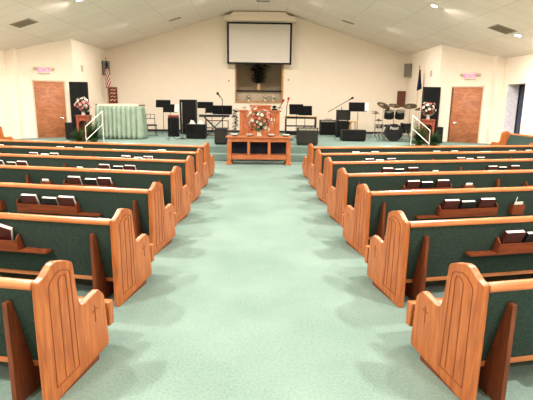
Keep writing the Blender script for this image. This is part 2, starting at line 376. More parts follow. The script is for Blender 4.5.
for sg in (-1, 1):
    side = 'left' if sg < 0 else 'right'
    first = None
    for i in range(7):
        lab = 'oak and green pew, %s from the camera on the %s of the aisle' % (ORD[i], side)
        if first is None:
            first = o = make_pew(sg, LP, (.93, 3.08, 5.25), (.185, 2.33 if sg < 0 else 2.54, 4.5), lab)
        else: o = dup(first); o['label'] = lab
        o['group'] = 'pews on the %s of the aisle' % side
        o.location = (PX + sg * PW, PY + PS * i, 0); o.rotation_euler = (0, 0, sg * PA)
        pews[sg, i] = T(*o.location) @ RZ(sg * PA)
for sg, x, y in ((-1, -8.3, 15.2), (1, 8.16, 15.3)):
    b = MB().box(sg * 7.3, sg * 8.71, 13.2, 16.49, .001, .12); struct('stage_wing_platform', b, carpet_m, .01)
    o = make_pew(-sg, 1.9, (), (.95,), 'short pew along the %s side wall, facing the centre, near the stage' % ('left' if sg < 0 else 'right'))
    o['group'] = 'side pews by the walls'
    o.location = (x, y, .121); o.rotation_euler = (0, 0, sg * R(93))

# hymnals standing in the racks
def make_book(cover, w, h):
    t = thing('hymnal', '', 'book')
    th = .042
    c = MB().box(-w / 2, w / 2, -th, -th + .004, 0, h).box(-w / 2, w / 2, -.004, 0, 0, h).box(-w / 2, -w / 2 + .005, -th + .004, -.004, 0, h)
    c.build('cover', cover, t)
    MB().box(-w / 2 + .005, w / 2 - .004, -th + .0042, -.0042, .004, h - .003).build('page_block', paper_m, t)
    return t
TH = math.atan(.3); BL = R(25)
protos = {}
def place_book(sg, i, s, w, h, kind, lab, tilt=0):
    key = (kind, round(w, 2), round(h, 2))
    if key not in protos:
        o = protos[key] = make_book(maroon_m if kind == 'maroon' else dkblack_m, w, h)
    else: o = dup(protos[key])
    o['label'] = lab; o['category'] = 'book'; o['group'] = 'hymnals in the pew racks'
    o.matrix_world = pews[sg, i] @ T(sg * s, tb(.455) - .004, .4525 + .0185 + abs(math.sin(tilt)) * w / 2) @ RX(BL) @ RY(tilt)
slots = [(1.035, .2, .226, 'maroon', 'nearest the aisle'), (1.265, .185, .2, 'black', 'in the middle'), (1.53, .2, .226, 'maroon', 'farthest from the aisle')]
for sg in (-1, 1):
    side = 'left' if sg < 0 else 'right'
    for i in range(1, 7):
        for rk, off in (('first', 0), ('second', 2.15), ('third', 4.32)):
            if (rk == 'second' and i < 4) or (rk == 'third' and i < 6): continue
            for j, (s, w, h, kind, where) in enumerate(slots):
                tilt = 0
                if sg < 0 and i == 1:
                    if j == 0: tilt = R(20); s = 1.125
                    if j == 1: s = 1.37
                    if j == 2: s = 1.59
                if sg < 0 and i == 6 and j == 2 and off == 0: continue
                if sg < 0 and rk == 'third' and j > 0: continue
                lab = '%s hymnal%s %s, %s rack, %s pew from camera, %s side' % (kind, ' tilted' if tilt else '', where, rk, ORD[i], side)
                place_book(sg, i, s + off + (0 if sg < 0 else .02), w, h, kind, lab, tilt)
        # offering cards in the little holders, with a pencil on some
        if i >= 2:
            o = tag(MB().box(-.055, .055, -.018, 0, 0, .15).build('offering_card_stack', paper_m), 'white offering cards in holder on back of %s pew, %s side' % (ORD[i], side), 'cards', 'offering cards in the holders')
            o.matrix_world = pews[sg, i] @ T(sg * 2.03, tb(.455) - .03, .4545 + .0055) @ RX(TH)
        if sg > 0 and i in (2, 4, 5):
            sp = {2: 1.97, 4: 2.36, 5: 1.0}[i]
            if i == 2:
                o = MB().tube([(0, 0, 0), (0, 0, .21)], .005, 6).tube([(0, 0, .21), (0, 0, .222)], .005, 6, None, .001).build('pencil', paper_m)
                tag(o, 'thin pencil leaning in the card holder on the third right pew', 'pencil')
                o.matrix_world = pews[sg, i] @ T(sg * 1.955, tb(.455) - .066, .457) @ RX(TH * .5) @ RY(R(8))

# ------------------------------------------------------------------ flowers and plants
def blossom_mesh(mat, r):
    b = MB()
    for ring, (n, tilt, rr) in enumerate(((6, 25, 1), (5, 55, .72))):
        for k in range(n):
            a = 2 * PI * (k + ring * .5) / n; d = Vector((math.cos(a) * math.cos(R(tilt)), math.sin(a) * math.cos(R(tilt)), math.sin(R(tilt))))
            b.leaf((0, 0, 0), d, (0, 0, 1), r * rr, r * .8, .1, 3)
    o = b.build('blossom', mat); return o
def bouquet(name, label, loc, vase_prof, vase_mat, cx, cz_, rx, rz, n, mats, br, lm=leaf_m, seed=1, group=None):
    rnd = random.Random(seed)
    t = thing(name, label, 'flowers', loc, 0, group)
    MB().lathe(vase_prof, 20).build('vase', vase_mat, t, smooth=True)
    vt = vase_prof[-1][1]
    f = MB(); pr = {}
    for k in range(n):
        a = k * 2.39996; u = ((k + .5) / n); zz = 1 - 1.75 * u; rr = math.sqrt(max(0, 1 - zz * zz))
        d = Vector((math.cos(a) * rr * rx, math.sin(a) * rr * rx * .8, zz * rz)) * rnd.uniform(.68, 1.22)
        p = Vector((cx, 0, cz_)) + d
        m = mats[rnd.randrange(len(mats))]
        if m.name not in pr: o = pr[m.name] = blossom_mesh(m, br)
        else: o = pr[m.name].copy(); C.objects.link(o)
        o.parent = t
        q = Vector((0, 0, 1)).rotation_difference(d.normalized()); o.matrix_local = Matrix.Translation(p) @ q.to_matrix().to_4x4() @ Matrix.Scale(rnd.uniform(.8, 1.2), 4)
        f.tube([(0, 0, vt - .02), (p.x * .35, p.y * .35, (vt + p.z) / 2), tuple(p - d.normalized() * .01)], .003, 5)
    for k in range(n * 4):
        a = rnd.uniform(0, 2 * PI); zz = rnd.uniform(-.9, 1); rr = math.sqrt(1 - zz * zz) * rnd.uniform(.4, .95)
        d = Vector((math.cos(a) * rr * rx, math.sin(a) * rr * rx * .8, zz * rz * .9))
        f.leaf(Vector((cx, 0, cz_)) + d * .75, d + Vector((0, 0, .03)), (0, 0, 1), br * 1.5, br * .55, .35, 3)
    f.build('foliage', lm, t)
    return t
def fern(name, label, loc, r, h, n, pot=True, mat=leaf_m, seed=1, group=None):
    rnd = random.Random(seed); t = thing(name, label, 'plant', loc, 0, group)
    ph = h * .12
    MB().lathe([(.09, 0), (.13, ph * .9), (.14, ph), (.12, ph), (.11, ph * .9)], 18).build('pot', brown_m, t, smooth=False)
    f = MB()
    for k in range(n):
        a = rnd.uniform(0, 2 * PI); el = rnd.uniform(.0, 1.25); L = r * rnd.uniform(.75, 1.15)
        d = Vector((math.cos(a) * math.cos(el), math.sin(a) * math.cos(el), math.sin(el) * h / r * .8))
        pts = []
        for q in range(8):
            u = q / 7; pts.append(Vector((0, 0, ph - .01)) + d * L * u + Vector((0, 0, -.3 * L * u * u)))
        f.tube([tuple(p) for p in pts], .004, 4, None, .001)
        side = Vector((-math.sin(a), math.cos(a), 0))
        for q in range(1, 8):
            for sgn in (-1, 1):
                f.leaf(pts[q], side * sgn + d * .5, (0, 0, 1), L * .3 * (1.15 - q / 8), .05, .25, 2)
    f.build('fronds', mat, t); return t

# ------------------------------------------------------------------ communion table and what stands on it
TX, TY = .05, 13.9
t = thing('communion_table', 'long red oak communion table in front of the stage steps', 'table', (TX, TY, 0))
MB().box(-.97, .97, -.32, .32, .775, .815).build('tabletop', redwood_m, t, .01)
MB().box(-.88, .88, -.28, -.25, .665, .774).box(-.88, .88, .25, .28, .665, .774).box(-.88, -.85, -.25, .25, .665, .774).box(.85, .88, -.25, .25, .665, .774).build('apron', redwood_m, t, .004)
MB().box(-.84, .84, .2, .22, .28, .664).build('back_panel', navy_m, t)
for sx in (-1, 1):
    l = MB().box(sx * .81, sx * .93, -.24, .24, .1, .3).box(sx * .81, sx * .93, -.29, -.16, .06, .664).box(sx * .81, sx * .93, .16, .29, .06, .664).build('leg', redwood_v, t, .006)
    MB().box(sx * .78, sx * .97, -.32, .32, 0, .06).build('foot', redwood_m, l, .01)
    MB().box(sx * .3 - .04, sx * .3 + .04, -.27, -.2, .29, .664).build('middle_post', redwood_v, t, .004)
MB().box(-.809, .809, -.26, .2, .15, .28).build('stretcher', redwood_m, t, .006)
plate0 = None
for k, (x, lab) in enumerate(((-.72, 'silver offering plate stack at the left end of the communion table'), (-.27, 'silver offering plate stack just left of the table flowers'), (.36, 'silver offering plate stack just right of the table flowers'), (.8, 'silver offering plate stack at the right end of the communion table'))):
    if plate0 is None:
        plate0 = o = thing('offering_plates', lab, 'offering plates')
        MB().lathe([(.06, 0), (.07, .004), (.105, .03), (.11, .032), (.1, .036), (.06, .012)], 24).build('lower_plate', chrome_m, o, smooth=True)
        MB().lathe([(.05, .033), (.07, .036), (.105, .06), (.11, .063), (.1, .066), (.055, .045)], 24).build('upper_plate', paper_m, o, smooth=True)
    else: o = dup(plate0); o['label'] = lab
    o['group'] = 'offering plates on the communion table'; o.location = (TX + x, TY - .08, .8155)
bouquet('flower_arrangement', 'large red and white flower arrangement on the communion table', (TX, TY - .05, .8155), [(.06, 0), (.075, .02), (.045, .1), (.06, .19), (.085, .23)], white_m, 0, .45, .38, .34, 80, [petal_w, petal_w, petal_p, petal_w, petal_p, petal_w, petal_r], .058, seed=3)

# ------------------------------------------------------------------ pulpit
t = thing('pulpit', 'wide red oak pulpit with a raised reading desk at the stage front', 'pulpit', (.07, 15.55, SH))
W = .68
MB().box(-W, W, -.25, .25, 0, .06).build('plinth', redwood_m, t, .008)
MB().box(-W + .04, W - .04, -.21, .22, .06, 1.08).build('body', redwood_v, t, .004)
f = MB()
f.box(-W + .03, -W + .16, -.235, -.2105, .061, 1.08).box(W - .16, W - .03, -.235, -.2105, .061, 1.08).box(-W + .16, W - .16, -.235, -.2105, .96, 1.08).box(-W + .16, W - .16, -.235, -.2105, .061, .16)
f.box(-.34, -.28, -.235, -.2105, .16, .96).box(.28, .34, -.235, -.2105, .16, .96).box(-.28, .28, -.235, -.2105, .84, .9)
f.build('front_frame', redwood_v, t, .005)
MB().box(-W - .02, W + .02, -.27, .27, 1.081, 1.13).build('top_ledge', redwood_m, t, .01)
MB().box(-.3, .36, -.1, .24, 1.131, 1.24).build('desk_riser', redwood_m, t, .006)
MB().prism([(-.14, 1.241), (.27, 1.241), (.27, 1.3), (-.14, 1.265)], -.33, .39).build('reading_desk', redwood_m, t, .005)
t = thing('desk_telephone', 'small black device on the right of the pulpit top', 'device', (.55, 15.5, SH + 1.1315))
MB().box(-.1, .1, -.08, .08, 0, .05).build('body', black_m, t, .01); MB().tube([(-.07, 0, .09), (.0, 0, .13), (.07, 0, .09)], .03, 10).box(-.03, .03, -.03, .03, .05, .1).build('head', black_m, t)
bouquet('small_flower_vase', 'small pale flower posy on the left of the pulpit top', (-.42, 15.5, SH + 1.1315), [(.03, 0), (.035, .03), (.025, .05)], white_m, 0, .08, .07, .04, 8, [petal_w, petal_p], .03, seed=9)
bouquet('small_flower_vase', 'small pale flower posy at the right end of the pulpit top', (.72, 15.42, SH + 1.1315), [(.03, 0), (.035, .03), (.025, .05)], white_m, 0, .08, .06, .04, 8, [petal_w, petal_p], .03, seed=10)
def tall_plant(label, loc, h, seed, mat=darkleaf_m):
    rnd = random.Random(seed); t = thing('potted_plant', label, 'plant', loc)
    MB().lathe([(.1, 0), (.14, .22), (.15, .24), (.13, .24), (.12, .2)], 18).build('pot', brown_m, t)
    MB().tube([(0, 0, .2), (.02, 0, h * .6), (0, .01, h * .9)], .01, 6).build('stem', brown_m, t)
    f = MB()
    for k in range(90):
        z = rnd.uniform(.35, 1) * h; a = rnd.uniform(0, 2 * PI)
        f.leaf((0, 0, z), (math.cos(a), math.sin(a), rnd.uniform(-.2, .6)), (0, 0, 1), rnd.uniform(.1, .17), .07, .4, 3)
    f.build('leaves', mat, t)
tall_plant('dark leafy potted plant behind the left side of the pulpit', (-.8, 16.9, SH), 1.15, 4)
tall_plant('dark leafy potted plant behind the right side of the pulpit', (.7, 17.9, SH), 1.1, 5)

# ------------------------------------------------------------------ music stands, microphones
def music_stand(label, x, y, zb, zt, w, yaw=0, papers=False):
    t = thing('music_stand', label, 'music stand', (x, y, SH), yaw, 'black music stands on the stage')
    h = zb - SH
    MB().tube([(0, 0, .12), (0, 0, h + .1)], .011).build('pole', black_m, t)
    l = MB()
    for k in range(3):
        a = k * 2 * PI / 3 + .5; l.tube([(0, 0, .2), (math.cos(a) * .14, math.sin(a) * .14, .06), (math.cos(a) * .27, math.sin(a) * .27, .01)], .009, 6)
    l.build('tripod_base', black_m, t)
    hh = zt - zb; M = T(0, 0, h) @ RX(R(-14))
    MB().box(-w / 2, w / 2, -.012, 0, 0, hh, M).box(-w / 2, w / 2, -.06, 0, -.012, 0, M).build('desk', stand_m, t, .003)
    if papers:
        p = tag(MB().box(w / 2 - .1, w / 2 + .03, -.02, -.014, .003, hh * .97).build('sheet_music', paper_m), 'white sheet music on the %s' % papers, 'sheet music')
        p.matrix_world = T(x, y, SH) @ RZ(yaw) @ M
music_stand('black music stand farthest left, behind the draped piano', -4.0, 20.2, 1.55, 1.86, .62)
music_stand('black music stand second from left, nearer the stage edge', -3.12, 17.0, 1.42, 1.7, .52, -.15, 'left front music stand')
music_stand('black music stand just right of the tall loudspeaker', -2.12, 19.3, 1.55, 1.8, .64, .1)
music_stand('small black music stand between two others left of the pulpit', -1.84, 19.15, 1.37, 1.65, .5)
music_stand('black music stand over the keyboard left of the pulpit', -1.28, 17.35, 1.36, 1.68, .7)
music_stand('black music stand just right of the pulpit', 1.4, 17.0, 1.4, 1.76, .52, .15)
music_stand('black music stand second right of the pulpit', 1.84, 18.3, 1.34, 1.7, .54)
music_stand('black music stand behind the floor monitor with sheet music', 4.04, 19.0, 1.5, 1.86, .74, -.1, 'music stand by the stool')
def mic_stand(label, x, y, pole, boom=None, base='tripod', mic=True, col=None):
    t = thing('microphone_stand', label, 'microphone stand', (x, y, SH), 0)
    MB().tube([(0, 0, .02), (0, 0, pole)], .012).build('pole', chrome_m if col == chrome_m else black_m, t)
    if base == 'disc': MB().lathe([(.16, 0), (.16, .015), (.03, .04), (.03, .06)], 20).build('base', black_m, t)
    else:
        l = MB()
        for k in range(3):
            a = k * 2 * PI / 3 + .3; l.tube([(0, 0, .22), (math.cos(a) * .3, math.sin(a) * .3, .012)], .009, 6)
        l.build('tripod_base', black_m, t)
    p0, p1 = boom or ((0, 0, pole), (0, -.01, pole + .01))
    if boom: MB().tube([p0, p1], .011).build('boom', black_m, t)
    d = (Vector(p1) - Vector(p0)).normalized() if boom else Vector((-.35, -.3, .85)).normalized()
    if mic:
        q = Vector((0, 0, 1)).rotation_difference(d).to_matrix().to_4x4()
        MB().lathe([(.014, 0), (.022, .12), (.026, .13), (.042, .15), (.045, .185), (.03, .215), (.004, .22)], 12, Matrix.Translation(p1) @ q).build('microphone', col if col == maroonp else black_m, t, smooth=True)
maroonp = plain('red_foam', (170, 40, 32), .8)
mic_stand('straight grey microphone stand in front of the tall loudspeaker', -2.8, 17.6, 1.35, None, 'disc', False, chrome_m)
mic_stand('microphone stand with mic raised over the keyboard left', -1.25, 16.9, 1.48, ((0, 0, 1.45), (-.06, 0, 1.53)), 'tripod')
mic_stand('boom microphone stand with long slanting boom right of the pulpit', 3.2, 18.0, 1.25, ((-.52, 0, 1.05), (.24, 0, 1.5)), 'tripod')
mic_stand('thin microphone stand with red mic behind pulpit, left of pair', .78, 17.0, 1.2, ((0, 0, 1.18), (.06, 0, 1.3)), 'disc', True, maroonp)
mic_stand('thin microphone stand with red mic behind pulpit, right of pair', 1.06, 17.3, 1.24, ((0, 0, 1.2), (.03, 0, 1.36)), 'disc', True, maroonp)

# ------------------------------------------------------------------ loudspeakers and amplifiers
def cabinet(name, label, x, y, w, d, h, mat=None, z=SH, rz=0, knobs=0, cones=1, cat='amplifier', tilt=0, bodymat=None):
    t = thing(name, label, cat, (x, y, z), rz)
    M = RX(tilt)
    MB().box(-w / 2, w / 2, -d / 2, d / 2, .03, h).build('cabinet', bodymat or black_m, t, .01)
    top = h - (.1 if knobs else .03)
    MB().box(-w / 2 + .03, w / 2 - .03, -d / 2 - .012, -d / 2 - .0005, .06, top).build('grille', mat or blackcloth_m, t, .003)
    if knobs:
        p = MB().box(-w / 2 + .03, w / 2 - .03, -d / 2 - .01, -d / 2 - .0005, h - .085, h - .02).build('control_panel', seal_m, t)
        for q in range(knobs): MB().lathe([(.014, 0), (.011, .02)], 10, T(-w / 2 + .08 + q * (w - .16) / max(1, knobs - 1), -d / 2 - .0105, h - .05) @ RX(R(90))).build('knob', white_m, p)
        MB().tube([(-w * .2, 0, h), (-w * .18, 0, h + .035), (w * .18, 0, h + .035), (w * .2, 0, h)], .012, 6).build('handle', black_m, t)
    ft = MB()
    for sx in (-1, 1):
        for sy in (-1, 1): ft.lathe([(.02, 0), (.02, .03)], 8, T(sx * (w / 2 - .06), sy * (d / 2 - .06), 0))
    ft.build('feet', black_m, t)
    return t
cabinet('loudspeaker', 'tall black loudspeaker cabinet behind the left music stands', -2.96, 20.4, .68, .5, 1.46, None, cat='loudspeaker')
cabinet('guitar_amplifier', 'black amplifier on the left of stage with papers on top', -2.3, 17.85, .74, .4, .55, None)
for k, (x, y, r_) in enumerate(((-2.45, 17.8, .2), (-2.14, 17.85, -.3))):
    o = MB(); o.box(-.12, .12, -.09, .09, 0, .012).box(-.1, .1, -.1, .08, .013, .03, RZ(.2)).prism([(-.09, .031), (.09, .031), (.06, .12), (-.05, .15)], -.02, 0, 'y')
    p = tag(o.build('sheet_music_pile', paper_m), 'loose white papers piled on the black amplifier, %s pile' % ('left' if k == 0 else 'right'), 'papers', 'papers on the amplifier'); p.location = (x, y, SH + .5505); p.rotation_euler = (0, 0, r_)
cabinet('floor_monitor', 'black floor monitor at stage edge left of the pulpit', -1.2, 15.55, .4, .36, .52, greycloth_m, cat='loudspeaker')
cabinet('guitar_amplifier', 'grey fronted amplifier with knobs right of the pulpit', 1.66, 15.6, .68, .36, .58, greycloth_m, knobs=5, bodymat=greycloth_m)
cabinet('bass_amplifier', 'black amplifier against back area, right of the keyboard', 3.15, 20.9, .76, .42, .66, None, knobs=4)
cabinet('floor_monitor', 'low wide black floor monitor left of the drum kit', 3.6, 17.6, .88, .45, .42, None, cat='loudspeaker')
lo = cabinet('speaker_cabinet', 'lower black cabinet of the stacked pair beside the stool', 3.58, 19.6, .6, .4, .68, None, cat='loudspeaker')
cabinet('speaker_cabinet', 'grey fronted amplifier topping the stack beside the stool', 3.56, 19.6, .54, .36, .44, greycloth_m, z=SH + .6802)
cabinet('side_loudspeaker', 'small black loudspeaker on the stage beside the left door', -6.6, 16.75, .28, .26, .6, None, cat='loudspeaker')
cabinet('side_loudspeaker', 'small black loudspeaker on the stage beside the right door', 6.5, 16.8, .28, .26, .6, None, cat='loudspeaker')
for sg in (-1, 1):
    t = thing('wall_loudspeaker', 'grey loudspeaker mounted high on the %s stage side wall' % ('left' if sg < 0 else 'right'), 'loudspeaker', (sg * 6.72, 21.45, 2.9 if sg < 0 else 2.98), sg * R(-35))
    MB().box(-.16, .16, -.12, .1, 0, .6).build('cabinet', plain('grey_cabinet%d' % sg, (140, 132, 116), .6), t, .01)
    MB().box(-.13, .13, -.13, -.121, .04, .56).build('grille', plain('grey_grille%d' % sg, (120, 112, 98), .8), t)
    MB().tube([(0, .1, .3), (sg * .06, .2, .3)], .02).build('bracket', black_m, t)
# red case and chair behind
t = thing('drum_case', 'dark upright case with a red top left of tall loudspeaker', 'case', (-3.35, 18.9, SH))
MB().box(-.2, .2, -.2, .2, 0, .74).build('body', blackcloth_m, t, .03); MB().box(-.19, .19, -.19, .19, .741, .84).build('red_lid', plain('red_vinyl', (132, 40, 34)), t, .03)
def chair(name, label, x, y, rz, mat, cat='chair'):
    t = thing(name, label, cat, (x, y, SH), rz)
    MB().box(-.2, .2, -.2, .2, .4, .45).build('seat', mat, t, .015)
    f = MB(); f.tube([(-.17, .19, .45), (-.17, .23, .85), (.17, .23, .85), (.17, .19, .45)], .013); f.tube([(-.17, .22, .68), (.17, .22, .68)], .013); f.tube([(0, .22, .68), (0, .23, .85)], .01)
    f.build('backrest', mat, t)
    for sx in (-1, 1):
        for sy in (-1, 1): MB().tube([(sx * .17, sy * .17, .4), (sx * .19, sy * .19, 0)], .013).build('leg', mat, t)
    return t
chair('metal_chair', 'black metal chair beside the draped piano', -4.3, 19.2, R(20), black_m)
# wooden stool
t = thing('wooden_stool', 'pale wooden stool beneath the right music stand', 'stool', (3.75, 18.45, SH))
MB().lathe([(.17, .68), (.18, .69), (.18, .72), (.16, .73)], 24).build('seat', tan_m, t)
for k in range(4):
    a = PI / 4 + k * PI / 2; MB().tube([(math.cos(a) * .12, math.sin(a) * .12, .68), (math.cos(a) * .22, math.sin(a) * .22, 0)], .016).build('leg', tan_m, t)
r_ = MB()
for k in range(4):
    a = PI / 4 + k * PI / 2; c = a + PI / 2; r_.tube([(math.cos(a) * .187, math.sin(a) * .187, .22), (math.cos(c) * .187, math.sin(c) * .187, .22)], .009)
r_.build('rungs', tan_m, t)

# keyboards on stands
def keyboard(label, x, y, w, z, body, seed):
    t = thing('keyboard', label, 'keyboard', (x, y, SH), 0)
    h = z - SH
    MB().box(-w / 2, w / 2, -.16, .16, h, h + .09).build('case', body, t, .01)
    MB().box(-w / 2 + .06, w / 2 - .06, .0, .13, h + .0905, h + .105).build('white_keys', paper_m, t)
    k = MB(); n = 24
    for q in range(n):
        if q % 7 in (2, 6): continue
        xx = -w / 2 + .09 + q * (w - .18) / n; k.box(xx, xx + .018, -.0, .07, h + .106, h + .115)
    k.build('black_keys', black_m, t)
    s = MB()
    for sy in (-.12, .12):
        s.tube([(-w * .33, sy, .02), (w * .33, sy, h - .012)], .014).tube([(w * .33, sy, .02), (-w * .33, sy, h - .012)], .014)
    for sx in (-1, 1): s.tube([(sx * w * .33, -.2, .014), (sx * w * .33, .2, .014)], .014).tube([(sx * w * .33, -.15, h - .013), (sx * w * .33, .15, h - .013)], .012)
    s.build('stand', black_m, t)
keyboard('black topped keyboard on a stand left of the pulpit', -1.68, 18.5, 1.17, 1.22, plain('dark_keyboard', (30, 30, 32)), 1)
t = thing('digital_piano', 'tan topped digital piano right of the pulpit', 'piano', (1.62, 17.7, SH))
MB().box(-.6, .6, -.2, .2, .8, .9).build('case', tan_m, t, .01)
MB().box(-.55, .55, -.215, -.2005, .81, .87).build('fallboard', black_m, t)
for sx in (-1, 1): MB().box(sx * .56 - .02, sx * .56 + .02, -.16, .16, 0, .8).build('leg', black_m, t, .004)
MB().box(-.54, .54, .1, .13, .18, .3).box(-.54, .54, .1, .13, .5, .55).build('cross_bar', black_m, t)
t = thing('small_shelf', 'low dark shelf unit with white books under left keyboard', 'shelf', (-1.68, 19.75, SH))
MB().box(-.45, .45, -.15, .15, .0, .03).box(-.45, .45, -.15, .15, .3, .33).box(-.45, .45, -.15, .15, .6, .63).box(-.47, -.45, -.15, .15, 0, .63).box(.45, .47, -.15, .15, 0, .63).build('shelf_frame', brown_m, t, .004)
for k in range(7):
    o = tag(MB().box(-.015, .015, -.1, .1, 0, .2).build('song_book', paper_m), 'thin pale book in row on the low shelf under the keyboard', 'book', 'pale books on the low shelf')
    o.location = (-1.68 - .25 + k * .08, 19.7, SH + .3305)

# ------------------------------------------------------------------ draped piano
t = thing('upright_piano', 'dark wooden upright piano under a pale green pleated cloth', 'piano', (-5.05, 17.6, SH))
MB().box(-.66, .66, -.2, .35, .1, 1.2).build('case', brown_m, t, .01)
MB().box(-.82, .82, -.3, .38, 1.201, 1.245).build('lid', brown_m, t, .008)
for sx in (-1, 1):
    for sy in (-.14, .3): MB().lathe([(.03, 0), (.03, .099)], 10, T(sx * .66, sy, 0)).build('castor', black_m, t)
# pleated cloth: hangs along the front and both ends
b = MB(); path = []
ns = 460; x0, x1, yf, yb = -.74, .74, -.27, .33
per = [(x0, yb), (x0, yf), (x1, yf), (x1, yb)]
ln = [yb - yf, x1 - x0, yb - yf]; tot = sum(ln); rnd = random.Random(5); ph = [rnd.uniform(0, 6) for _ in range(4)]
rows = 9
for r in range(rows + 1):
    v = r / rows
    for k in range(ns + 1):
        s = tot * k / ns
        if s < ln[0]: px, py, nx, ny = x0, yb - s, -1, 0
        elif s < ln[0] + ln[1]: px, py, nx, ny = x0 + s - ln[0], yf, 0, -1
        else: px, py, nx, ny = x1, yf + s - ln[0] - ln[1], 1, 0
        amp = .07 + .09 * v; fl = .02 + .0 * v
        w = 2 * abs(math.sin(s * 19 + .8 * math.sin(s * 3 + ph[0]) + .12 * v)) ** .55 - 1
        off = fl + amp * (w * .5 + .5)
        b.v.append((px + nx * off, py + ny * off, 1.19 - v * 1.175 + (.0)))
for r in range(rows):
    for k in range(ns):
        a = r * (ns + 1) + k; b.f.append((a, a + ns + 1, a + ns + 2, a + 1))
o = b.build('piano_cloth', cloth_m, None, smooth=True); o.location = (-5.05, 17.6, SH)
so = o.modifiers.new('thick', 'SOLIDIFY'); so.thickness = .004
tag(o, 'pale green pleated cloth hanging around the upright piano', 'cloth')
o2 = MB().box(-.74, .74, -.31, .36, 1.2455, 1.254).box(-.74, .74, -.32, -.31, 1.18, 1.254)
o2.build('top_cover', plain('pale_sage_top', (206, 214, 190), .9), o, .002)

# ------------------------------------------------------------------ drum kit
def M3(p, tilt, az): return Matrix.Translation(p) @ RZ(az) @ RY(tilt)
t = thing('bass_drum', 'black bass drum with toms mounted above, at right of stage', 'drum', (5.15, 17.75, SH), R(-8))
MB().lathe([(.3, -.22), (.31, -.22), (.31, .22), (.3, .22)], 36, T(0, 0, .33) @ RX(R(90))).build('shell', black_m, t)
MB().lathe([(.31, .22), (.33, .22), (.33, .25), (.30, .25), (.30, .235)], 36, T(0, 0, .335) @ RX(R(90))).build('hoop', plain('black_hoop', (34, 32, 32), .3), t)
MB().lathe([(.001, .236), (.3, .236), (.3, .242), (.001, .242)], 36, T(0, 0, .335) @ RX(R(90))).build('drumhead', black_m, t)
cu = bpy.data.curves.new('txt', 'FONT'); cu.body = 'Pearl'; cu.size = .15; cu.align_x = 'CENTER'; cu.extrude = .002; cu.offset = .002
to = bpy.data.objects.new('txt', cu); C.objects.link(to); bpy.context.view_layer.update()
me = bpy.data.meshes.new_from_object(to.evaluated_get(bpy.context.evaluated_depsgraph_get())); bpy.data.objects.remove(to)
me.materials.clear(); me.materials.append(white_m); lt = bpy.data.objects.new('lettering', me); C.objects.link(lt); lt.parent = t; lt.location = (0, -.245, .45); lt.rotation_euler = (R(90), 0, 0)
for sx in (-1, 1):
    MB().tube([(sx * .28, -.05, .2), (sx * .38, -.16, 0)], .012).build('spur', chrome_m, t)
    q = MB().lathe([(.17, 0), (.175, .01), (.175, .27), (.17, .28)], 26, T(sx * .2, .0, .86) @ RX(R(18))).build('tom', black_m, t)
    MB().lathe([(.178, .255), (.18, .26), (.18, .287), (.001, .287), (.001, .282), (.175, .282)], 26, T(sx * .2, .0, .86) @ RX(R(18))).build('tom_rim', chrome_m, q)
MB().tube([(0, .05, .64), (0, .05, .95), (-.06, .03, .97)], .014).tube([(0, .05, .95), (.06, .03, .97)], .014).build('tom_mount', chrome_m, t)
def drum(label, x, y, r, z0, z1):
    t = thing('floor_tom' if r > .17 else 'snare_drum', label, 'drum', (x, y, SH))
    MB().lathe([(r - .005, z0), (r, z0 + .01), (r, z1 - .01), (r - .005, z1)], 28).build('shell', black_m if r > .17 else chrome_m, t)
    MB().lathe([(r + .002, z1 - .025), (r + .01, z1 - .02), (r + .01, z1 + .005), (r - .01, z1 + .005), (r - .01, z1 + .001)], 28).build('rim', chrome_m, t)
    MB().lathe([(.001, z1 - .002), (r - .01, z1 - .002), (r - .01, z1 + .0005), (.001, z1 + .0005)], 28).build('drumhead', paper_m, t)
    for k in range(3):
        a = k * 2 * PI / 3 + .4; c, s_ = math.cos(a), math.sin(a)
        MB().tube([(c * (r + .005), s_ * (r + .005), z0 + .12), (c * (r + .02), s_ * (r + .02), .03), (c * (r + .06), s_ * (r + .06), 0.008)], .009).build('leg', chrome_m, t)
drum('black floor tom right of the bass drum', 5.66, 17.9, .2, .3, .68)
drum('chrome snare drum left of the bass drum', 4.78, 18.35, .16, .45, .6)
def cymbal(label, x, y, z, r, tx, ty, name='cymbal_stand', extra=False):
    t = thing(name, label, 'cymbal', (x, y, SH)); h = z - SH
    MB().tube([(0, 0, .15), (0, 0, h + .03)], .011).build('pole', chrome_m, t)
    l = MB()
    for k in range(3):
        a = k * 2 * PI / 3 + .9; l.tube([(0, 0, .3), (math.cos(a) * .24, math.sin(a) * .24, .01)], .009, 6)
    l.build('tripod_base', chrome_m, t)
    c = MB().lathe([(r, -.004), (r, 0), (r * .3, .03), (r * .22, .05), (.012, .06), (.012, .05), (r * .2, .042), (r * .28, .024)], 32, T(0, 0, h) @ RX(tx) @ RY(ty))
    c.build('cymbal', cym_m, t, smooth=True)
    if extra: MB().lathe([(r, .0), (r, .004), (r * .3, -.02), (.012, -.03), (.012, -.02), (r * .28, -.012)], 32, T(0, 0, h - .03)).build('lower_cymbal', cym_m, t, smooth=True)
cymbal('large tilted crash cymbal at the left of the drum kit', 4.78, 17.95, 1.74, .26, R(28), R(14))
cymbal('crash cymbal in the middle of the drum kit', 5.32, 18.38, 1.74, .22, R(22), R(4))
cymbal('ride cymbal at the right of the drum kit', 5.8, 17.95, 1.73, .25, R(22), R(-10))
cymbal('low paired hi-hat cymbals at the far left of the drum kit', 4.5, 18.0, 1.48, .17, R(4), R(10), 'hi_hat', True)
cymbal('small splash cymbal low on the left of the drum kit', 4.52, 17.55, 1.2, .14, R(8), R(0))
cymbal('small bronze cymbal at far right of kit near the flowers', 6.34, 18.5, 1.62, .17, R(12), R(-12))
t = thing('drum_throne', 'round black drum stool behind the bass drum', 'stool', (5.25, 18.75, SH))
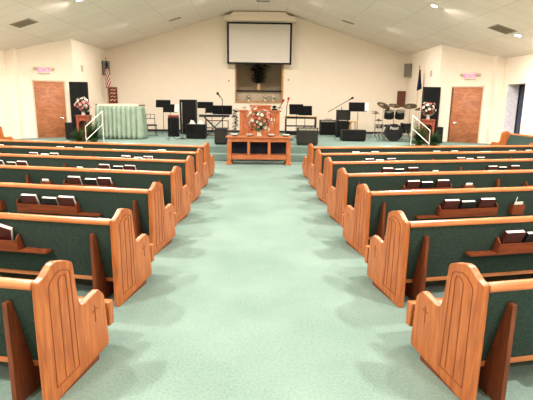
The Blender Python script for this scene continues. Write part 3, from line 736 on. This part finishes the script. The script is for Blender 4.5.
MB().lathe([(.17, .48), (.18, .5), (.18, .56), (.15, .58)], 24).build('seat', black_m, t); l = MB().tube([(0, 0, .2), (0, 0, .48)], .02)
for k in range(3): a = k * 2.094; l.tube([(0, 0, .3), (math.cos(a) * .24, math.sin(a) * .24, .01)], .011)
l.build('tripod_base', chrome_m, t)

# ------------------------------------------------------------------ flower stands, ferns, tall dark panels, rails, flags, boards
for sg in (-1, 1):
    sd = 'left' if sg < 0 else 'right'
    x, y = (-6.02, 16.5) if sg < 0 else (6.02, 16.6)
    t = thing('flower_stand', 'small red wood flower stand with an arched opening on stage %s' % sd, 'stand', (x, y, SH))
    MB().box(-.23, .23, -.17, .17, .82, .87).build('top', cherry_m, t, .008)
    MB().box(-.21, -.139, -.15, .15, 0, .819).box(.139, .21, -.15, .15, 0, .819).build('side_panel', cherry_m, t, .005)
    MB().prism([(-.139, .819), (-.139, .56), (-.1, .66), (0, .7), (.1, .66), (.139, .56), (.139, .819)], -.14, -.1, 'y').build('arch', cherry_m, t)
    MB().box(-.139, .139, .1, .12, 0, .819).build('back_panel', brown_m, t)
    bouquet('flower_bouquet', 'red and white flower bouquet on the %s stage flower stand' % sd, (x, y, SH + .8705), [(.05, 0), (.06, .02), (.05, .1), (.065, .16)], white_m, 0, .34, .22, .24, 30, [petal_w, petal_p, petal_r, petal_w] if sg > 0 else [petal_w, petal_p, petal_w, petal_p], .07, darkleaf_m, seed=20 + sg)
    fern('potted_fern', 'bushy green fern at the foot of the %s stage rail' % sd, (sg * 5.42, 15.6, SH), .42, 1.0, 120, mat=fern_m, seed=31 + sg)
    fern('potted_fern', 'low green fern beside the %s flower stand' % sd, (sg * 6.0, 15.85, SH), .3, .7, 80, mat=fern_m, seed=41 + sg)
    # tall dark panel
    x, y = (-6.46, 17.4) if sg < 0 else (6.45, 17.62)
    t = thing('tall_black_panel', 'tall black free-standing panel beside the %s door' % sd, 'panel', (x, y, SH))
    pw = .33
    MB().box(-pw + .04, pw - .04, -.02, .02, .08, 1.98).build('sheet', noisy('dark_sheet%d' % sg, (10, 12, 13), (18, 22, 23), 4, rough=.7, spec=.2), t)
    MB().box(-pw, -pw + .04, -.03, .03, 0, 2.02).box(pw - .04, pw, -.03, .03, 0, 2.02).box(-pw + .04, pw - .04, -.03, .03, 1.98, 2.02).box(-pw + .04, pw - .04, -.03, .03, .03, .08).build('frame', black_m, t, .004)
    for q in (-1, 1): MB().box(q * (pw - .02) - .03, q * (pw - .02) + .03, -.13, -.031, 0, .03).build('foot', black_m, t)
    # white stair rail
    x = -4.93 if sg < 0 else 5.0; dx = -.22 if sg < 0 else .25
    t = thing('stair_rail', 'white metal stair rail at the %s end of the stage' % sd, 'handrail', (x, 15.15, 0))
    lowy = -.95
    for z0, z1, xx, yy, nm in ((SH, 1.46, 0, 0, 'post'), (.0, 1.02, dx, lowy, 'post')):
        MB().tube([(xx, yy, z0), (xx, yy, z1)], .011, 10).build(nm, white_m, t)
    for dz in (0, -.4): MB().tube([(-dx * .02, .02, 1.46 + dz), (dx, lowy, 1.02 + dz)], .011, 10).build('rail', white_m, t)
    b = MB().box(x + min(dx * 2, 0) - .35, x + max(dx * 2, 0) + .35, 14.5, 14.949, .001, .21)
    if sg < 0: b = MB().box(-6.1, -4.7, 14.5, 14.949, .001, .21)
    else: b = MB().box(4.75, 6.15, 14.5, 14.949, .001, .21)
    struct('stage_step', b, carpet_m, .02)
    # board on the wall
    t = thing('hymn_board', ('reddish' if sg < 0 else 'brown') + ' wooden hymn board on the back wall at stage %s' % sd, 'board', (-6.62 if sg < 0 else 6.66, YB - .0455, 1.68))
    MB().box(-.2, .2, 0, .045, 0, .72).build('backing', cherry_m if sg < 0 else brown_m, t, .008)
    k = MB()
    for q in range(5): k.box(-.18, .18, -.012, -.0005, .06 + q * .13, .075 + q * .13)
    k.build('slots', brown_m, t)
    if sg < 0:
        for q in range(4):
            MB().tube([(-.12 + .03 * (q % 2), -.02, .12 + q * .15), (-.02, -.02, .18 + q * .15), (.06, -.02, .12 + q * .15), (.13, -.02, .17 + q * .15)], .014, 6).build('white_mark', paper_m, t)
def flag_mat(us):
    m, nt, b = base('flag_cloth' + ('_stripes' if us else '_navy'), .9, .1)
    tc = nt.nodes.new('ShaderNodeTexCoord'); sx = nt.nodes.new('ShaderNodeSeparateXYZ'); nt.links.new(tc.outputs['UV'], sx.inputs[0])
    if us:
        ad = nt.nodes.new('ShaderNodeMath'); ad.operation = 'MULTIPLY_ADD'; ad.inputs[1].default_value = .9; nt.links.new(sx.outputs['Y'], ad.inputs[0]); nt.links.new(sx.outputs['X'], ad.inputs[2])
        mu = nt.nodes.new('ShaderNodeMath'); mu.operation = 'MULTIPLY'; mu.inputs[1].default_value = 6.5; nt.links.new(ad.outputs[0], mu.inputs[0])
        fr = nt.nodes.new('ShaderNodeMath'); fr.operation = 'FRACT'; nt.links.new(mu.outputs[0], fr.inputs[0])
        gt = nt.nodes.new('ShaderNodeMath'); gt.operation = 'GREATER_THAN'; gt.inputs[1].default_value = .5; nt.links.new(fr.outputs[0], gt.inputs[0])
        mx = nt.nodes.new('ShaderNodeMix'); mx.data_type = 'RGBA'; mx.inputs['A'].default_value = lin((170, 30, 36)); mx.inputs['B'].default_value = lin((232, 224, 210)); nt.links.new(gt.outputs[0], mx.inputs[0])
        vo = nt.nodes.new('ShaderNodeTexVoronoi'); vo.inputs['Scale'].default_value = 14; nt.links.new(tc.outputs['UV'], vo.inputs[0])
        st = nt.nodes.new('ShaderNodeMath'); st.operation = 'LESS_THAN'; st.inputs[1].default_value = .2; nt.links.new(vo.outputs[0], st.inputs[0])
        c2 = nt.nodes.new('ShaderNodeMix'); c2.data_type = 'RGBA'; c2.inputs['A'].default_value = lin((26, 30, 56)); c2.inputs['B'].default_value = lin((230, 226, 220)); nt.links.new(st.outputs[0], c2.inputs[0])
        up = nt.nodes.new('ShaderNodeMath'); up.operation = 'LESS_THAN'; up.inputs[1].default_value = .3; nt.links.new(sx.outputs['Y'], up.inputs[0])
        m3 = nt.nodes.new('ShaderNodeMix'); m3.data_type = 'RGBA'; nt.links.new(up.outputs[0], m3.inputs[0]); nt.links.new(mx.outputs['Result'], m3.inputs['A']); nt.links.new(c2.outputs['Result'], m3.inputs['B'])
        nt.links.new(m3.outputs['Result'], b.inputs['Base Color'])
    else:
        lt_ = nt.nodes.new('ShaderNodeMath'); lt_.operation = 'GREATER_THAN'; lt_.inputs[1].default_value = .5; nt.links.new(sx.outputs['Y'], lt_.inputs[0])
        mx = nt.nodes.new('ShaderNodeMix'); mx.data_type = 'RGBA'; mx.inputs['A'].default_value = lin((60, 30, 40)); mx.inputs['B'].default_value = lin((34, 36, 64)); nt.links.new(lt_.outputs[0], mx.inputs[0]); nt.links.new(mx.outputs['Result'], b.inputs['Base Color'])
    return m
def flag(label, x, y, ztop, zbot, wtop, wbot, us):
    t = thing('flag_on_pole', label, 'flag', (x, y, SH)); h = ztop - SH
    MB().tube([(0, 0, .05), (0, 0, h + .05)], .014, 8).build('pole', tan_m, t)
    MB().lathe([(.17, 0), (.17, .02), (.04, .06), (.03, .1)], 20).build('base', brown_m, t)
    MB().lathe([(.002, h + .17), (.03, h + .1), (.012, h + .05), (.02, h + .045)][::-1], 10).build('finial', plain('brass%d' % us, (180, 140, 60), .3, .5, 1), t)
    me = bpy.data.meshes.new('cloth'); vs = []; fs = []; uv = []
    nu, nv = 48, 16
    for j in range(nv + 1):
        v = j / nv; w = wtop + (wbot - wtop) * v ** 1.3
        for i in range(nu + 1):
            u = i / nu; fold = math.sin(u * 26) * (.03 + .05 * v)
            vs.append(((u - .3) * w, -.02 - .5 * w * math.sin(u * PI) + fold * .6, h - v * (ztop - zbot) + .1 * v * u)); uv.append((u, v))
    for j in range(nv):
        for i in range(nu):
            a = j * (nu + 1) + i; fs.append((a, a + 1, a + nu + 2, a + nu + 1))
    me.from_pydata(vs, [], fs); l = me.uv_layers.new()
    for p in me.polygons:
        p.use_smooth = True
        for li in p.loop_indices: l.data[li].uv = uv[me.loops[li].vertex_index]
    me.materials.append(flag_mat(us)); o = bpy.data.objects.new('cloth', me); C.objects.link(o); o.parent = t
    o.modifiers.new('thick', 'SOLIDIFY').thickness = .003
flag('draped red, white and blue striped flag at the left stage corner', -6.52, 20.9, 3.45, 2.3, .1, .26, True)
flag('narrow dark navy flag at the right stage corner', 6.6, 19.6, 3.2, 2.35, .06, .2, False)
for x, z, lab in ((-1.32, 2.75, 'small dark wall fitting left of the niche'), (1.4, 2.83, 'small dark wall fitting right of the niche')):
    o = tag(MB().lathe([(.03, 0), (.03, .012), (.015, .02)], 12, RX(R(90))).build('wall_fitting', black_m), lab, 'fitting'); o.location = (x, YB - .001, z)
for sg in (-1, 1):
    o = tag(MB().box(-.012, 0, -.1, .1, -.12, .12).build('thermostat_plate', plain('beige_plate%d' % sg, (200, 182, 156))), 'beige plate high on the %s stage side wall' % ('left' if sg < 0 else 'right'), 'wall plate')
    if sg < 0: o.rotation_euler = (0, 0, PI)
    o.location = (sg * 6.84, 18.9, 3.0)
# niche contents
t = thing('dried_arrangement', 'dark dried foliage in a tan vase inside the wall niche', 'flowers', (.05, YB + .55, 2.2905))
MB().lathe([(.07, 0), (.1, .1), (.1, .25), (.06, .34), (.075, .38)], 18).build('vase', tan_m, t, smooth=True)
f = MB(); rnd = random.Random(12)
for k in range(420):
    z = rnd.uniform(0, 1); a = rnd.uniform(0, 2 * PI); rr = rnd.uniform(.02, .42) * (.5 + .6 * z)
    f.leaf((math.cos(a) * rr * 1.1, math.sin(a) * rr * .5, .4 + z * .85), (math.cos(a), math.sin(a) * .6, rnd.uniform(-.2, 1)), (0, 0, 1), rnd.uniform(.12, .24), .11, .3, 3)
for k in range(9): a = k * .7; f.tube([(0, 0, .36), (math.cos(a) * .12, math.sin(a) * .08, .95)], .006, 5)
f.build('foliage', darkleaf_m, t)
for k, (x, n_) in enumerate(((-.42, 7), (.35, 8), (.72, 8))):
    bouquet('white_posy', 'small white flowers at the bottom of the niche, %s' % ('left', 'centre right', 'far right')[k], (x, YB + .16, NZ0 + .0005), [(.04, 0), (.05, .05), (.04, .09)], white_m, 0, .18, .13, .08, n_, [petal_w], .05, seed=50 + k)

# ------------------------------------------------------------------ camera
cam = bpy.data.cameras.new('camera'); co = bpy.data.objects.new('camera', cam); C.objects.link(co); S.camera = co
cam.sensor_fit = 'HORIZONTAL'; cam.sensor_width = 36; cam.lens = 465.82 / 533 * 36; cam.clip_start = .05
pit, yaw, rol = .20525, .021313, .0130298
F = Vector((math.sin(yaw) * math.cos(pit), math.cos(yaw) * math.cos(pit), -math.sin(pit))); Rr = F.cross(Vector((0, 0, 1))).normalized(); U = Rr.cross(F)
R2 = Rr * math.cos(rol) + U * math.sin(rol); U2 = -Rr * math.sin(rol) + U * math.cos(rol)
M = Matrix((( R2.x, U2.x, -F.x, 0), (R2.y, U2.y, -F.y, 0), (R2.z, U2.z, -F.z, 0), (0, 0, 0, 1)))
M.translation = Vector((0, 0, 1.78)); co.matrix_world = M
w = bpy.data.worlds.new('world'); S.world = w; w.use_nodes = True; w.node_tree.nodes['Background'].inputs[0].default_value = (.3, .35, .5, 1); w.node_tree.nodes['Background'].inputs[1].default_value = .4
S.view_settings.view_transform = 'Standard'; S.view_settings.look = 'None'; S.view_settings.gamma = 1; S.view_settings.exposure = 1.0
S.cycles.max_bounces = 8; S.cycles.diffuse_bounces = 5; S.cycles.sample_clamp_indirect = 4
